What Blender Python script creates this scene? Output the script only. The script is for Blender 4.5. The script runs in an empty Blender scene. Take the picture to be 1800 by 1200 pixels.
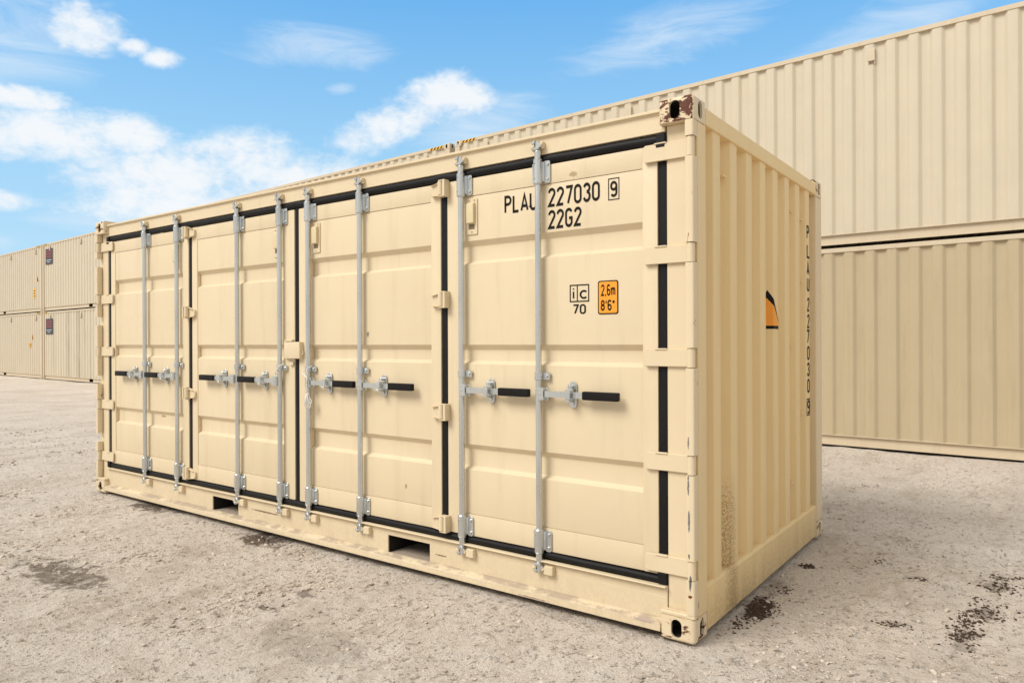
import bpy, bmesh, math, random
import numpy as np
from mathutils import Matrix, Vector
rnd = random.Random(7)
S = bpy.context.scene
col = S.collection

# ------------------------------------------------------------------ camera
yaw, pit, rol = 0.634226, -0.00036944, -0.0038854
CAM = Vector((1.3097, -3.2176, 1.4309))
fw = Vector((-math.sin(yaw)*math.cos(pit), math.cos(yaw)*math.cos(pit), math.sin(pit)))
rt = Vector((math.cos(yaw), math.sin(yaw), 0)); up = rt.cross(fw)
r2 = rt*math.cos(rol) + up*math.sin(rol); u2 = up*math.cos(rol) - rt*math.sin(rol)
cd = bpy.data.cameras.new("camera"); cam = bpy.data.objects.new("camera", cd); col.objects.link(cam)
M = Matrix.Identity(4)
for i in range(3):
    M[i][0] = r2[i]; M[i][1] = u2[i]; M[i][2] = -fw[i]; M[i][3] = CAM[i]
cam.matrix_world = M
cd.sensor_width = 36; cd.lens = 36*1265.8/1800; cd.clip_start = .05; cd.clip_end = 2000
S.camera = cam
S.view_settings.view_transform = 'Standard'; S.view_settings.look = 'None'
S.view_settings.exposure = 0.31; S.view_settings.gamma = 1

# ------------------------------------------------------------------ sun
sun_dir = Vector((-0.40, -0.88, 1.0)).normalized()      # towards the sun
sl = bpy.data.lights.new("sun", 'SUN'); sl.energy = 2.35; sl.angle = math.radians(28); sl.color = (1, .955, .875)
so = bpy.data.objects.new("sun", sl); col.objects.link(so)
so.rotation_euler = (-sun_dir).to_track_quat('-Z', 'Y').to_euler()

# ------------------------------------------------------------------ node helper
class NT:
    def __init__(s, tree): s.t = tree
    def n(s, kind, **kw):
        nd = s.t.nodes.new(kind)
        for k, v in kw.items(): setattr(nd, k, v)
        return nd
    def put(s, sock, v):
        if isinstance(v, bpy.types.NodeSocket): s.t.links.new(v, sock)
        elif v is not None:
            try: sock.default_value = v
            except Exception: sock.default_value = tuple(v)+(1,)
    def m(s, op, a, b=None, c=None, clamp=False):
        nd = s.n('ShaderNodeMath', operation=op); nd.use_clamp = clamp
        s.put(nd.inputs[0], a)
        if b is not None: s.put(nd.inputs[1], b)
        if c is not None: s.put(nd.inputs[2], c)
        return nd.outputs[0]
    def step(s, v, a, b, lo=0., hi=1., smooth=True):
        nd = s.n('ShaderNodeMapRange', interpolation_type='SMOOTHSTEP' if smooth else 'LINEAR')
        for i, q in enumerate((v, a, b, lo, hi)): s.put(nd.inputs[i], q)
        return nd.outputs[0]
    def mix(s, f, a, b, mode='MIX'):
        nd = s.n('ShaderNodeMix', data_type='RGBA', blend_type=mode)
        s.put(nd.inputs[0], f)
        for i, v in ((6, a), (7, b)):
            if not isinstance(v, bpy.types.NodeSocket): v = tuple(v)+(1,) if len(v) == 3 else v
            s.put(nd.inputs[i], v)
        return nd.outputs[2]
    def noise(s, vec, scale, detail=3, rough=.5, dist=0., scl=None):
        if scl:
            mp = s.n('ShaderNodeMapping'); s.put(mp.inputs[0], vec); mp.inputs['Scale'].default_value = scl; vec = mp.outputs[0]
        nd = s.n('ShaderNodeTexNoise'); s.put(nd.inputs['Vector'], vec)
        nd.inputs['Scale'].default_value = scale; nd.inputs['Detail'].default_value = detail
        nd.inputs['Roughness'].default_value = rough; nd.inputs['Distortion'].default_value = dist
        return nd.outputs[0]
    def sep(s, v):
        nd = s.n('ShaderNodeSeparateXYZ'); s.put(nd.inputs[0], v); return nd.outputs
    def comb(s, x, y, z):
        nd = s.n('ShaderNodeCombineXYZ')
        for i, q in enumerate((x, y, z)): s.put(nd.inputs[i], q)
        return nd.outputs[0]

# ------------------------------------------------------------------ world: Nishita sky with clouds
w = bpy.data.worlds.new("World"); S.world = w; w.use_nodes = True
w.node_tree.nodes.clear(); T = NT(w.node_tree)
sky = T.n('ShaderNodeTexSky', sky_type='NISHITA'); sky.sun_disc = False
sky.sun_elevation = math.asin(sun_dir.z); sky.sun_rotation = math.atan2(sun_dir.x, sun_dir.y)
sky.air_density = 1.0; sky.dust_density = .3; sky.ozone_density = 2.0
WS = 0.12
tc = T.n('ShaderNodeTexCoord'); d = T.sep(tc.outputs['Generated'])
az = T.m('MULTIPLY', T.m('ARCTAN2', d[0], d[1]), 57.2958)
el = T.m('MULTIPLY', T.m('ARCSINE', d[2]), 57.2958)
ae = T.comb(az, T.m('MULTIPLY', el, 1.5), 3.3)
n_big = T.noise(ae, .16, 9, .60, .15)
n_fine = T.noise(ae, .75, 9, .62, .25)
n_wisp = T.noise(ae, .10, 8, .66, 1.2, scl=(1, 2.6, 1))
nb = T.m('SUBTRACT', n_big, .5); nf = T.m('SUBTRACT', n_fine, .5); nw = T.m('SUBTRACT', n_wisp, .5)
def blob(a0, e0, ra, re, rot=0., flat=1.0):
    c, s_ = math.cos(math.radians(rot)), math.sin(math.radians(rot))
    x = T.m('SUBTRACT', az, a0); y = T.m('SUBTRACT', el, e0)
    u = T.m('DIVIDE', T.m('ADD', T.m('MULTIPLY', x, c), T.m('MULTIPLY', y, s_)), ra)
    v = T.m('DIVIDE', T.m('SUBTRACT', T.m('MULTIPLY', y, c), T.m('MULTIPLY', x, s_)), re)
    return T.m('SUBTRACT', 1., T.m('ADD', T.m('MULTIPLY', u, u), T.m('MULTIPLY', v, v))), v
def union(lst):
    r = lst[0]
    for q in lst[1:]: r = T.m('MAXIMUM', r, q)
    return r
#          az     el    ra   re   rot
PUFF = [(-66.9, 20.4, 2.6, 1.35, 3), (-67.6, 20.9, 1.5, 1.3, 0), (-64.1, 19.9, 1.2, .6, 0), (-62.2, 19.5, 1.4, .65, 5),
        (-71.2, 15.7, 3.2, .75, 0), (-69.5, 13.6, 7.5, 1.6, 4), (-64.3, 14.1, 2.6, 1.4, 0), (-61.5, 11.6, 6.8, 2.3, 4),
        (-56.8, 13.3, 4.0, 2.0, 0), (-52.5, 11.6, 5.0, 2.2, 6), (-60, 9.4, 8.5, 1.7, 0), (-53.0, 9.0, 5.0, 1.4, 0),
        (-42.5, 18.2, 3.6, 1.8, 14), (-46.2, 16.3, 4.0, 1.5, 16), (-40.0, 18.6, 2.6, 1.2, 0),
        (-72.5, 9.2, 3, .7, 0)]
dens, shade = [], []
for p in PUFF:
    mval, v = blob(*p); dens.append(mval)
core = T.m('ADD', T.m('ADD', .46, T.m('MULTIPLY', union(dens), 1.05)), T.m('ADD', T.m('MULTIPLY', nb, 2.6), T.m('MULTIPLY', nf, 2.4)))
a_puff = T.m('MULTIPLY', T.step(core, -.30, 1.55), .93)
WISP = [(-10.5, 20.2, 6.5, 2.0, 16), (-6., 22., 6., 2.2, 10), (-13., 19.5, 3.5, 1.0, 16), (-49.6, 18.9, 1.3, .5, 5), (-51.9, 21.5, 6.2, 1.6, 2), (-72, 19.5, 7, 3.5, 10), (-24, 22.5, 9, 2.2, 12), (-66, 8.4, 5, 1.0, 0), (-39, 16.2, 6, 2.8, 15),
        (-74, 6.5, 4, .9, 0), (-13, 17.5, 9, 3, 10)]
wv = union([blob(*p)[0] for p in WISP])
a_wisp = T.m('MULTIPLY', T.step(T.m('ADD', wv, T.m('MULTIPLY', nw, 3.2)), -.2, 1.8), .62)
# the rest of the sky, behind the photographer and overhead, is mostly cloudy: unseen clouds, tinted to warm the fill light
out = T.m('MAXIMUM', T.step(el, 27, 42), T.m('MAXIMUM', T.step(az, -88, -105), T.step(az, 12, 35)))
a_out = T.m('MULTIPLY', out, T.m('MULTIPLY', T.step(T.m('ADD', nb, T.m('MULTIPLY', nf, .4)), -.30, -.02), .95))
alpha = T.m('MAXIMUM', T.m('MAXIMUM', a_puff, a_wisp), a_out)
thick = T.step(core, .2, 1.9)
ccol = T.mix(thick, (5.5, 6.1, 6.6), (6.4, 6.5, 6.6))
ccol = T.mix(out, ccol, (5.3, 4.95, 4.45))
rp = T.n('ShaderNodeValToRGB'); T.put(rp.inputs[0], T.m('DIVIDE', el, 90.)); cr = rp.color_ramp
for k_, (e_, c_) in enumerate([(0., (3.3, 4.9, 6.1)), (7., (3.05, 4.95, 6.4)), (14., (2.45, 4.70, 6.55)), (20., (1.70, 4.00, 6.5)), (26., (1.0, 3.35, 6.4)), (60., (.6, 2.2, 4.8))]):
    q_ = cr.elements[k_] if k_ < 2 else cr.elements.new(e_/90.)
    q_.position = e_/90.; q_.color = tuple(v/6.5 for v in c_)+(1,)
grad = T.n('ShaderNodeVectorMath', operation='SCALE'); T.put(grad.inputs[0], rp.outputs[0]); grad.inputs['Scale'].default_value = 6.5
skyc = T.mix(.78, T.mix(1., sky.outputs[0], (1.0, 1.05, 1.12), 'MULTIPLY'), grad.outputs[0])
fin = T.mix(alpha, skyc, ccol)
bg = T.n('ShaderNodeBackground'); T.put(bg.inputs[0], fin); bg.inputs[1].default_value = WS
wo = T.n('ShaderNodeOutputWorld'); w.node_tree.links.new(bg.outputs[0], wo.inputs[0])

# ------------------------------------------------------------------ materials
def mat(name):
    m_ = bpy.data.materials.new(name); m_.use_nodes = True
    t = NT(m_.node_tree); b = m_.node_tree.nodes['Principled BSDF']
    return m_, t, b
def plain(name, c, rough=.5, metal=0., spec=.5, var=.12, vs=30, bump=0., bs=200):
    m_, t, b = mat(name); g = t.n('ShaderNodeNewGeometry').outputs['Position']
    n = t.noise(g, vs, 5, .6)
    t.put(b.inputs['Base Color'], t.mix(n, [q*(1-var) for q in c], [min(1, q*(1+var)) for q in c]))
    b.inputs['Roughness'].default_value = rough; b.inputs['Metallic'].default_value = metal
    b.inputs['Specular IOR Level'].default_value = spec
    if bump:
        bp = t.n('ShaderNodeBump'); bp.inputs['Strength'].default_value = bump; bp.inputs['Distance'].default_value = .002
        t.put(bp.inputs['Height'], t.noise(g, bs, 3)); t.put(b.inputs['Normal'], bp.outputs[0])
    return m_
def paint(name, c, streak=.06, dirt=0., rust=0., rough=.42, wav=.35, chips=0., bands=None, marks=None, local=False, dustz=None, grit=None, rustfront=False):
    """sprayed steel paint: slight tone drift, vertical run-off streaks, orange peel, soft panel waviness"""
    m_, t, b = mat(name)
    P = t.n('ShaderNodeTexCoord').outputs['Object'] if local else t.n('ShaderNodeNewGeometry').outputs['Position']
    n1 = t.noise(P, 1.3, 4, .55); n2 = t.noise(P, 9, 5, .6, scl=(1, 1, .09)); n3 = t.noise(P, 55, 4, .6)
    c1 = t.mix(n1, [q*.955 for q in c], [min(1, q*1.045) for q in c])
    c1 = t.mix(t.m('MULTIPLY', t.step(n2, .5, .75), streak*2.5), c1, (c[0]*.62, c[1]*.58, c[2]*.5))
    # fine specks of grime
    c1 = t.mix(t.m('MULTIPLY', t.step(t.noise(P, 95, 3, .7), .70, .78), .30), c1, (.16, .11, .06))
    z = t.sep(P)[2]
    if dirt:
        low = t.step(z, .34, .0)
        f = t.m('MULTIPLY', t.m('MULTIPLY', low, t.step(t.m('ADD', n3, t.m('MULTIPLY', n2, .6)), .55, 1.05)), dirt)
        c1 = t.mix(f, c1, (.30, .21, .12))
    if dustz:   # dust and grit lying on the ledge
        f = t.m('MULTIPLY', t.m('MULTIPLY', t.step(z, dustz[0], dustz[1]), t.step(z, .058, .069)), t.step(t.noise(P, 7, 6, .7, scl=(1, 1, 3)), .40, .56))
        c1 = t.mix(t.m('MULTIPLY', f, .75), c1, (.33, .26, .20))
    if bands:   # dark water stains on one old panel
        xs = t.sep(P)[0]; acc = None
        for (x0, x1, kk) in bands:
            q = t.m('MULTIPLY', t.m('MULTIPLY', t.step(xs, x0, x0+.12), t.step(xs, x1, x1-.12)), kk)
            acc = q if acc is None else t.m('MAXIMUM', acc, q)
        acc = t.m('MULTIPLY', acc, t.step(n2, .2, .7))
        c1 = t.mix(acc, c1, (.22, .20, .16))
    if marks:   # scraped places: (z0, z1, x0, x1, colour)
        xx = t.sep(P)[0]; jag = t.m('SUBTRACT', t.noise(P, 70, 5, .7, 0, scl=(1, 1, .45)), .5)
        for (z0, z1, x0, x1, cc) in marks:
            u_ = t.m('DIVIDE', t.m('SUBTRACT', z, (z0+z1)/2), (z1-z0)/2); v_ = t.m('DIVIDE', t.m('SUBTRACT', xx, (x0+x1)/2), (x1-x0)/2)
            q = t.m('SUBTRACT', 1., t.m('ADD', t.m('MULTIPLY', u_, u_), t.m('MULTIPLY', v_, v_)))
            c1 = t.mix(t.step(t.m('ADD', q, t.m('MULTIPLY', jag, 3.2)), .15, .45), c1, cc)
    if grit:    # splashed soil: (axis a range, z range)
        ys = t.sep(P)[1]; y0, y1, z0, z1 = grit
        reg = t.m('MULTIPLY', t.m('MULTIPLY', t.step(ys, y0, y0+.14), t.step(ys, y1, y1-.12)), t.step(z, z1, z1-.25))
        den = t.m('ADD', t.step(z, z1, z0+.1, .0, .07), t.m('MULTIPLY', reg, .07))
        sp = t.step(t.m('ADD', t.noise(P, 120, 4, .75), den), .60, .66)
        c1 = t.mix(t.m('MULTIPLY', reg, t.m('ADD', t.m('MULTIPLY', sp, .55), .07)), c1, (.20, .115, .05))
    if rust:
        nr = t.noise(P, 19, 5, .6, .3, scl=(.8, 1, 1.5))
        if rustfront: nr = t.m('ADD', nr, t.step(t.sep(P)[1], .003, .016, 0., -.25))
        f = t.step(nr, .60-.2*rust, .63-.2*rust)
        rc = t.mix(t.noise(P, 60, 4), (.045, .016, .013), (.19, .065, .035))
        halo = t.m('MULTIPLY', t.step(nr, .55-.2*rust, .62-.2*rust), .35)
        c1 = t.mix(halo, c1, (.42, .26, .10)); c1 = t.mix(f, c1, rc)
        t.put(b.inputs['Roughness'], t.m('ADD', t.m('MULTIPLY', f, .35), rough))
    else: b.inputs['Roughness'].default_value = rough
    if chips:
        f = t.step(t.noise(P, 26, 5, .7, 1., scl=(1, 1, .28)), .655-.03*chips, .675-.03*chips)
        c1 = t.mix(f, c1, t.mix(t.step(t.noise(P, 12, 2), .42, .55), (.16, .16, .17), (.24, .08, .03)))
    t.put(b.inputs['Base Color'], c1); b.inputs['Specular IOR Level'].default_value = .4
    bp = t.n('ShaderNodeBump'); bp.inputs['Strength'].default_value = .25; bp.inputs['Distance'].default_value = .0012
    t.put(bp.inputs['Height'], t.noise(P, 260, 2))
    b2 = t.n('ShaderNodeBump'); b2.inputs['Strength'].default_value = wav; b2.inputs['Distance'].default_value = .02
    t.put(b2.inputs['Height'], t.noise(P, 2.6, 3, .5)); t.put(b2.inputs['Normal'], bp.outputs[0])
    t.put(b.inputs['Normal'], b2.outputs[0])
    return m_
CREAM = (.712, .596, .412)
M_door = paint('cream_door_paint', CREAM, .08, marks=[(.772, .790, -4.99, -4.90, (.35, .22, .1)), (1.46, 1.50, -2.30, -2.27, (.3, .26, .2)), (.50, .53, -1.95, -1.93, (.4, .28, .15)), (2.30, 2.33, -.72, -.66, (.45, .34, .2))])
M_frame = paint('cream_frame_paint', CREAM, .05, dirt=.45)
M_post = paint('cream_post_paint', CREAM, .05, dirt=.25)
M_strip = paint('chipped_post_paint', CREAM, .06, dirt=.2, chips=.5, marks=[(.245, .335, -.030, -.016, (.12, .12, .135)), (.218, .236, -.036, -.014, (.16, .04, .015)), (.52, .64, -.036, -.022, (.20, .19, .19)), (.70, .80, -.038, -.026, (.17, .16, .16)), (.915, .98, -.036, -.026, (.2, .18, .17)), (.40, .43, -.034, -.024, (.15, .13, .12))])
M_rail = paint('cream_rail_paint', CREAM, .05, dirt=.22, dustz=(.086, .078), marks=[(.146, .160, -3.60, -3.20, (.20, .13, .07)), (.128, .138, -1.68, -1.58, (.2, .13, .07)), (.030, .040, -1.05, -.80, (.35, .26, .22)), (.055, .072, -.34, -.20, (.42, .33, .27))])
M_postend = paint('post_end_bounce_paint', (.78, .61, .345), .05, dirt=.3)  # same cream paint, with the end side's warm bounced light put into the colour
M_cast = paint('cream_casting_paint', CREAM, .05, rust=.12)
M_castrust = paint('rusted_casting_paint', CREAM, .1, rust=.57, rustfront=True)
M_end = paint('end_wall_bounce_paint', (.80, .615, .325), .06, dirt=.5, grit=(.36, .66, .2, .82))  # the frame's cream with warm bounced light mixed into its base colour
GREIGE = (.600, .530, .412)
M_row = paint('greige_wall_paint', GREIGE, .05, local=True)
M_row2 = paint('darker_yellower_wall_paint', (.475, .395, .262), .09, local=True)  # darker and yellower than the upper walls
M_row3 = paint('water_stained_wall_paint', (.60, .535, .415), .12, local=True, bands=[(2.55, 3.15, .4), (3.65, 4.1, .5), (4.4, 4.75, .3), (5.0, 5.3, .3), (1.0, 1.5, .2)])
M_row4 = paint('grey_cream_wall_paint', (.585, .515, .40), .08, local=True)
M_rowrail = paint('greige_rail_paint', (.60, .51, .375), .08, local=True)
M_rubber = plain('black_rubber', (.0075, .0072, .008), .55, spec=.22, var=.4, vs=9, bump=.3, bs=60)
M_grip = plain('black_grip', (.008, .007, .007), .5, spec=.2, var=.3)
def zinc():
    m_, t, b = mat('galvanised_steel'); g = t.n('ShaderNodeNewGeometry').outputs['Position']
    vo = t.n('ShaderNodeTexVoronoi'); t.put(vo.inputs['Vector'], g); vo.inputs['Scale'].default_value = 110
    n = t.m('ADD', t.m('MULTIPLY', vo.outputs['Distance'], .08), t.m('MULTIPLY', t.noise(g, 8, 4, .55, scl=(1, 1, .35)), .9))
    t.put(b.inputs['Base Color'], t.mix(n, (.46, .49, .50), (.76, .79, .80)))
    b.inputs['Metallic'].default_value = .86
    t.put(b.inputs['Roughness'], t.step(n, .2, .9, .24, .38))
    return m_
M_zinc = zinc()
M_black = plain('black_lettering', (.010, .009, .008), .6, spec=.15, var=.25)
M_orange = plain('orange_label', (.87, .34, .022), .45, var=.06)
M_yellow = plain('yellow_label', (.85, .46, .03), .5, var=.08)
M_dark = plain('dark_sign', (.035, .032, .042), .5, var=.3)
M_red = plain('red_sign_print', (.26, .035, .04), .5)
M_pale = plain('pale_sign_print', (.35, .40, .46), .5)
M_vent = plain('vent_plastic', (.66, .55, .34), .5, var=.06)
M_ventdark = plain('vent_mesh', (.16, .12, .07), .7, var=.3, vs=300)
M_cord = plain('white_cord', (.78, .76, .72), .8, var=.15, vs=400, bump=.6, bs=700)
M_void = plain('dark_inside_shade', (.055, .045, .033), .9)  # painted shade for casting hollows; also colours bracket holes and cross members
M_rust = plain('rust_brown', (.13, .045, .02), .85, var=.4, vs=90)
M_dust = plain('dust_and_grit', (.40, .33, .26), .95, var=.35, vs=60, bump=1., bs=200)
M_pocket = plain('fork_pocket_shade', (.014, .012, .010), .9)  # shade inside the pockets painted in as near-black
M_floor = plain('plywood_underside', (.10, .07, .045), .9)

# ------------------------------------------------------------------ mesh builder
class MB:
    def __init__(s): s.v = []; s.f = []; s.mi = []; s.cur = 0
    def mk(s, i): s.cur = i; return s
    def add(s, vs, fs):
        o = len(s.v); s.v += [tuple(q) for q in vs]; s.f += [tuple(i+o for i in f) for f in fs]; s.mi += [s.cur]*len(fs); return s
    def box(s, x0, x1, y0, y1, z0, z1):
        if x0 > x1: x0, x1 = x1, x0
        return s.add([(x0,y0,z0),(x1,y0,z0),(x1,y1,z0),(x0,y1,z0),(x0,y0,z1),(x1,y0,z1),(x1,y1,z1),(x0,y1,z1)],
                     [(0,3,2,1),(4,5,6,7),(0,1,5,4),(1,2,6,5),(2,3,7,6),(3,0,4,7)])
    def prism(s, poly, axis, a, b):
        """poly 2-D: axis x -> (y,z), y -> (x,z), z -> (x,y)"""
        def pt(p, q): return {'x': (q, p[0], p[1]), 'y': (p[0], q, p[1]), 'z': (p[0], p[1], q)}[axis]
        n = len(poly)
        area = sum(poly[i][0]*poly[(i+1) % n][1]-poly[(i+1) % n][0]*poly[i][1] for i in range(n))
        if (area < 0) != (axis == 'y'): poly = poly[::-1]
        if a > b: a, b = b, a
        vs = [pt(p, a) for p in poly]+[pt(p, b) for p in poly]
        fs = [tuple(range(n))[::-1], tuple(range(n, 2*n))]
        fs += [(i, (i+1) % n, (i+1) % n+n, i+n) for i in range(n)]
        return s.add(vs, fs)
    def cyl(s, p, q, r, n=16, r1=None):
        p, q = Vector(p), Vector(q); r1 = r if r1 is None else r1
        dd = (q-p).normalized(); a = dd.orthogonal().normalized(); b = dd.cross(a)
        vs = [p+(a*math.cos(2*math.pi*i/n)+b*math.sin(2*math.pi*i/n))*r for i in range(n)]
        vs += [q+(a*math.cos(2*math.pi*i/n)+b*math.sin(2*math.pi*i/n))*r1 for i in range(n)]
        return s.add(vs, [tuple(range(n))[::-1], tuple(range(n, 2*n))]+[(i, (i+1) % n, (i+1) % n+n, i+n) for i in range(n)])
    def tube(s, pts, r, n=8):
        pts = [Vector(p) for p in pts]; rings = []
        a = None
        for i, p in enumerate(pts):
            dd = (pts[min(i+1, len(pts)-1)]-pts[max(i-1, 0)]).normalized()
            a = dd.orthogonal().normalized() if a is None else (a-dd*a.dot(dd)).normalized()
            b = dd.cross(a)
            rings.append([p+(a*math.cos(2*math.pi*k/n)+b*math.sin(2*math.pi*k/n))*r for k in range(n)])
        vs = [v for rg in rings for v in rg]; fs = [tuple(range(n))[::-1], tuple(range((len(pts)-1)*n, len(pts)*n))]
        for i in range(len(pts)-1):
            fs += [(i*n+k, i*n+(k+1) % n, (i+1)*n+(k+1) % n, (i+1)*n+k) for k in range(n)]
        return s.add(vs, fs)
    def xf(s, fn): s.v = [tuple(fn(*q)) for q in s.v]; return s
    def flip(s): s.f = [f[::-1] for f in s.f]; return s
    def build(s, name, m, parent=None, bevel=0., seg=1, smooth=True, angle=35):
        me = bpy.data.meshes.new(name); me.from_pydata(s.v, [], s.f)
        me.polygons.foreach_set('material_index', s.mi)
        if bevel:
            bm = bmesh.new(); bm.from_mesh(me)
            ed = [e for e in bm.edges if len(e.link_faces) == 2 and e.calc_face_angle(0) > math.radians(42)]
            bmesh.ops.bevel(bm, geom=ed, offset=bevel, segments=seg, profile=.6, affect='EDGES', clamp_overlap=True)
            bm.to_mesh(me); bm.free()
        if smooth:
            me.polygons.foreach_set('use_smooth', [True]*len(me.polygons)); me.set_sharp_from_angle(angle=math.radians(angle))
        for q in (m if isinstance(m, (list, tuple)) else [m]): me.materials.append(q)
        o = bpy.data.objects.new(name, me); col.objects.link(o)
        if parent is not None:
            o.parent = parent
            o.matrix_parent_inverse = world_of(parent).inverted()
        return o
WOF = {}
def world_of(o): 
    m_ = o.matrix_basis.copy()
    if o.parent is not None: m_ = world_of(o.parent) @ o.matrix_parent_inverse @ m_
    return m_
def empty(name, loc, rz=0., **kw):
    o = bpy.data.objects.new(name, None); col.objects.link(o); o.location = loc; o.rotation_euler = (0, 0, rz)
    o.empty_display_size = .3
    for k, v in kw.items(): o[k] = v
    return o
def rrect(x0, x1, z0, z1, r, n=5):
    pts = []
    for cx, cz, a0 in ((x1-r, z1-r, 0), (x0+r, z1-r, 90), (x0+r, z0+r, 180), (x1-r, z0+r, 270)):
        for k in range(n+1):
            a = math.radians(a0+90*k/n); pts.append((cx+r*math.cos(a), cz+r*math.sin(a)))
    return pts

# ------------------------------------------------------------------ lettering: DIN-like stroke glyphs in a 0..w x 0..1 cell
def arc(cx, cy, rx, ry, a0, a1, n=9):
    return [(cx+rx*math.cos(math.radians(a0+(a1-a0)*k/n)), cy+ry*math.sin(math.radians(a0+(a1-a0)*k/n))) for k in range(n+1)]
GL = {
 'P': (.46, [[(0,0),(0,1),(.22,1)]+arc(.22,.755,.24,.245,90,-90)+[(0,.51)]]),
 'L': (.42, [[(0,1),(0,0),(.42,0)]]),
 'A': (.52, [[(0,0),(.26,1),(.52,0)], [(.09,.28),(.43,.28)]]),
 'U': (.46, [[(0,1),(0,.23)]+arc(.23,.23,.23,.23,180,360)+[(.46,1)]]),
 '2': (.46, [arc(.23,.77,.23,.23,175,-25)+[(0,.0),(.46,0)]]),
 '7': (.46, [[(0,1),(.46,1),(.15,0)]]),
 '0': (.46, [arc(.23,.77,.23,.23,180,0)+arc(.23,.23,.23,.23,0,-180)+[(0,.77)]]),
 '3': (.46, [arc(.23,.77,.22,.23,165,-90), arc(.23,.27,.23,.27,90,-165)]),
 '9': (.46, [arc(.23,.73,.23,.27,0,360,16), [(.46,.73),(.46,.25)]+arc(.23,.23,.23,.23,0,-150)]),
 '6': (.46, [arc(.23,.27,.23,.27,0,360,16), [(0,.27),(0,.75)]+arc(.23,.77,.23,.23,180,30)]),
 '8': (.46, [arc(.23,.76,.20,.24,0,360,16), arc(.23,.26,.23,.26,0,360,16)]),
 'G': (.48, [arc(.23,.77,.23,.23,20,180)+arc(.23,.23,.23,.23,180,360)+[(.46,.47),(.25,.47)]]),
 'i': (.05, [[(0,0),(0,.68)], [(0,.88),(0,1)]]),
 'c': (.5, [arc(.30,.36,.30,.36,45,315,14)]),
 'm': (.62, [[(0,0),(0,.66)], [(0,.5)]+arc(.155,.5,.155,.16,180,0,6)+[(.31,0)], [(.31,.5)]+arc(.465,.5,.155,.16,180,0,6)+[(.62,0)]]),
 ',': (.06, [[(.04,.10),(0,-.14)]]), "'": (.05, [[(.02,1),(.02,.72)]]), '"': (.2, [[(.02,1),(.02,.72)], [(.18,1),(.18,.72)]]),
}
def stroke(mb, pts, t, y):
    """flat mitred ribbon in the x-z plane at depth y, facing -y"""
    n = len(pts); closed = math.dist(pts[0], pts[-1]) < 1e-6
    if closed: pts = pts[:-1]; n -= 1
    L, R = [], []
    for i in range(n):
        a = pts[(i-1) % n] if (closed or i > 0) else None; b = pts[(i+1) % n] if (closed or i < n-1) else None; p = pts[i]
        def nrm(u, v):
            dx, dz = v[0]-u[0], v[1]-u[1]; l = math.hypot(dx, dz) or 1; return (-dz/l, dx/l)
        if a is None: nx, nz = nrm(p, b); k = 1
        elif b is None: nx, nz = nrm(a, p); k = 1
        else:
            n1 = nrm(a, p); n2 = nrm(p, b); sx, sz = n1[0]+n2[0], n1[1]+n2[1]; l = math.hypot(sx, sz) or 1
            nx, nz = sx/l, sz/l; k = min(1/max(.2, nx*n1[0]+nz*n1[1]), 2.2)
        L.append((p[0]+nx*t/2*k, y, p[1]+nz*t/2*k)); R.append((p[0]-nx*t/2*k, y, p[1]-nz*t/2*k))
    rng = range(n if closed else n-1)
    mb.add(L+R, [(n+i, n+(i+1) % n, (i+1) % n, i) for i in rng])
def text(mb, s, x, z, h, y, t=.135, wx=1., gap=.24):
    """returns end x; t = stroke / height"""
    for ch in s:
        if ch == ' ': x += h*.4*wx; continue
        wd, st = GL[ch]
        for k, pl in enumerate(st):
            stroke(mb, [(x+(t/2+px*1.)*h*wx, z+(t/2+pz*(1-t))*h) for px, pz in pl], t*h, y-.0003*k)
        x += (wd+t)*h*wx+gap*.42*h*wx
    return x
def text_fit(mb, s, x0, x1, z, h, y, t=.135):
    probe = MB(); text(probe, s, 0, 0, h, 0, t)
    xs = [v[0] for v in probe.v]; lo, hi = min(xs), max(xs); wd = hi-lo
    if len(s) > 1 or True:
        tmp = MB(); text(tmp, s, 0, z, h, y, t)
        k = (x1-x0)/wd
        tmp.v = [(x0+(v[0]-lo)*k, v[1], v[2]) for v in tmp.v]; mb.add(tmp.v, tmp.f)
def frame_rect(mb, x0, x1, z0, z1, t, y):
    mb.add([(x0,y,z0),(x1,y,z0),(x1,y,z1),(x0,y,z1),(x0+t,y,z0+t),(x1-t,y,z0+t),(x1-t,y,z1-t),(x0+t,y,z1-t)],
           [(0,1,5,4),(1,2,6,5),(2,3,7,6),(3,0,4,7)])

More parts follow.
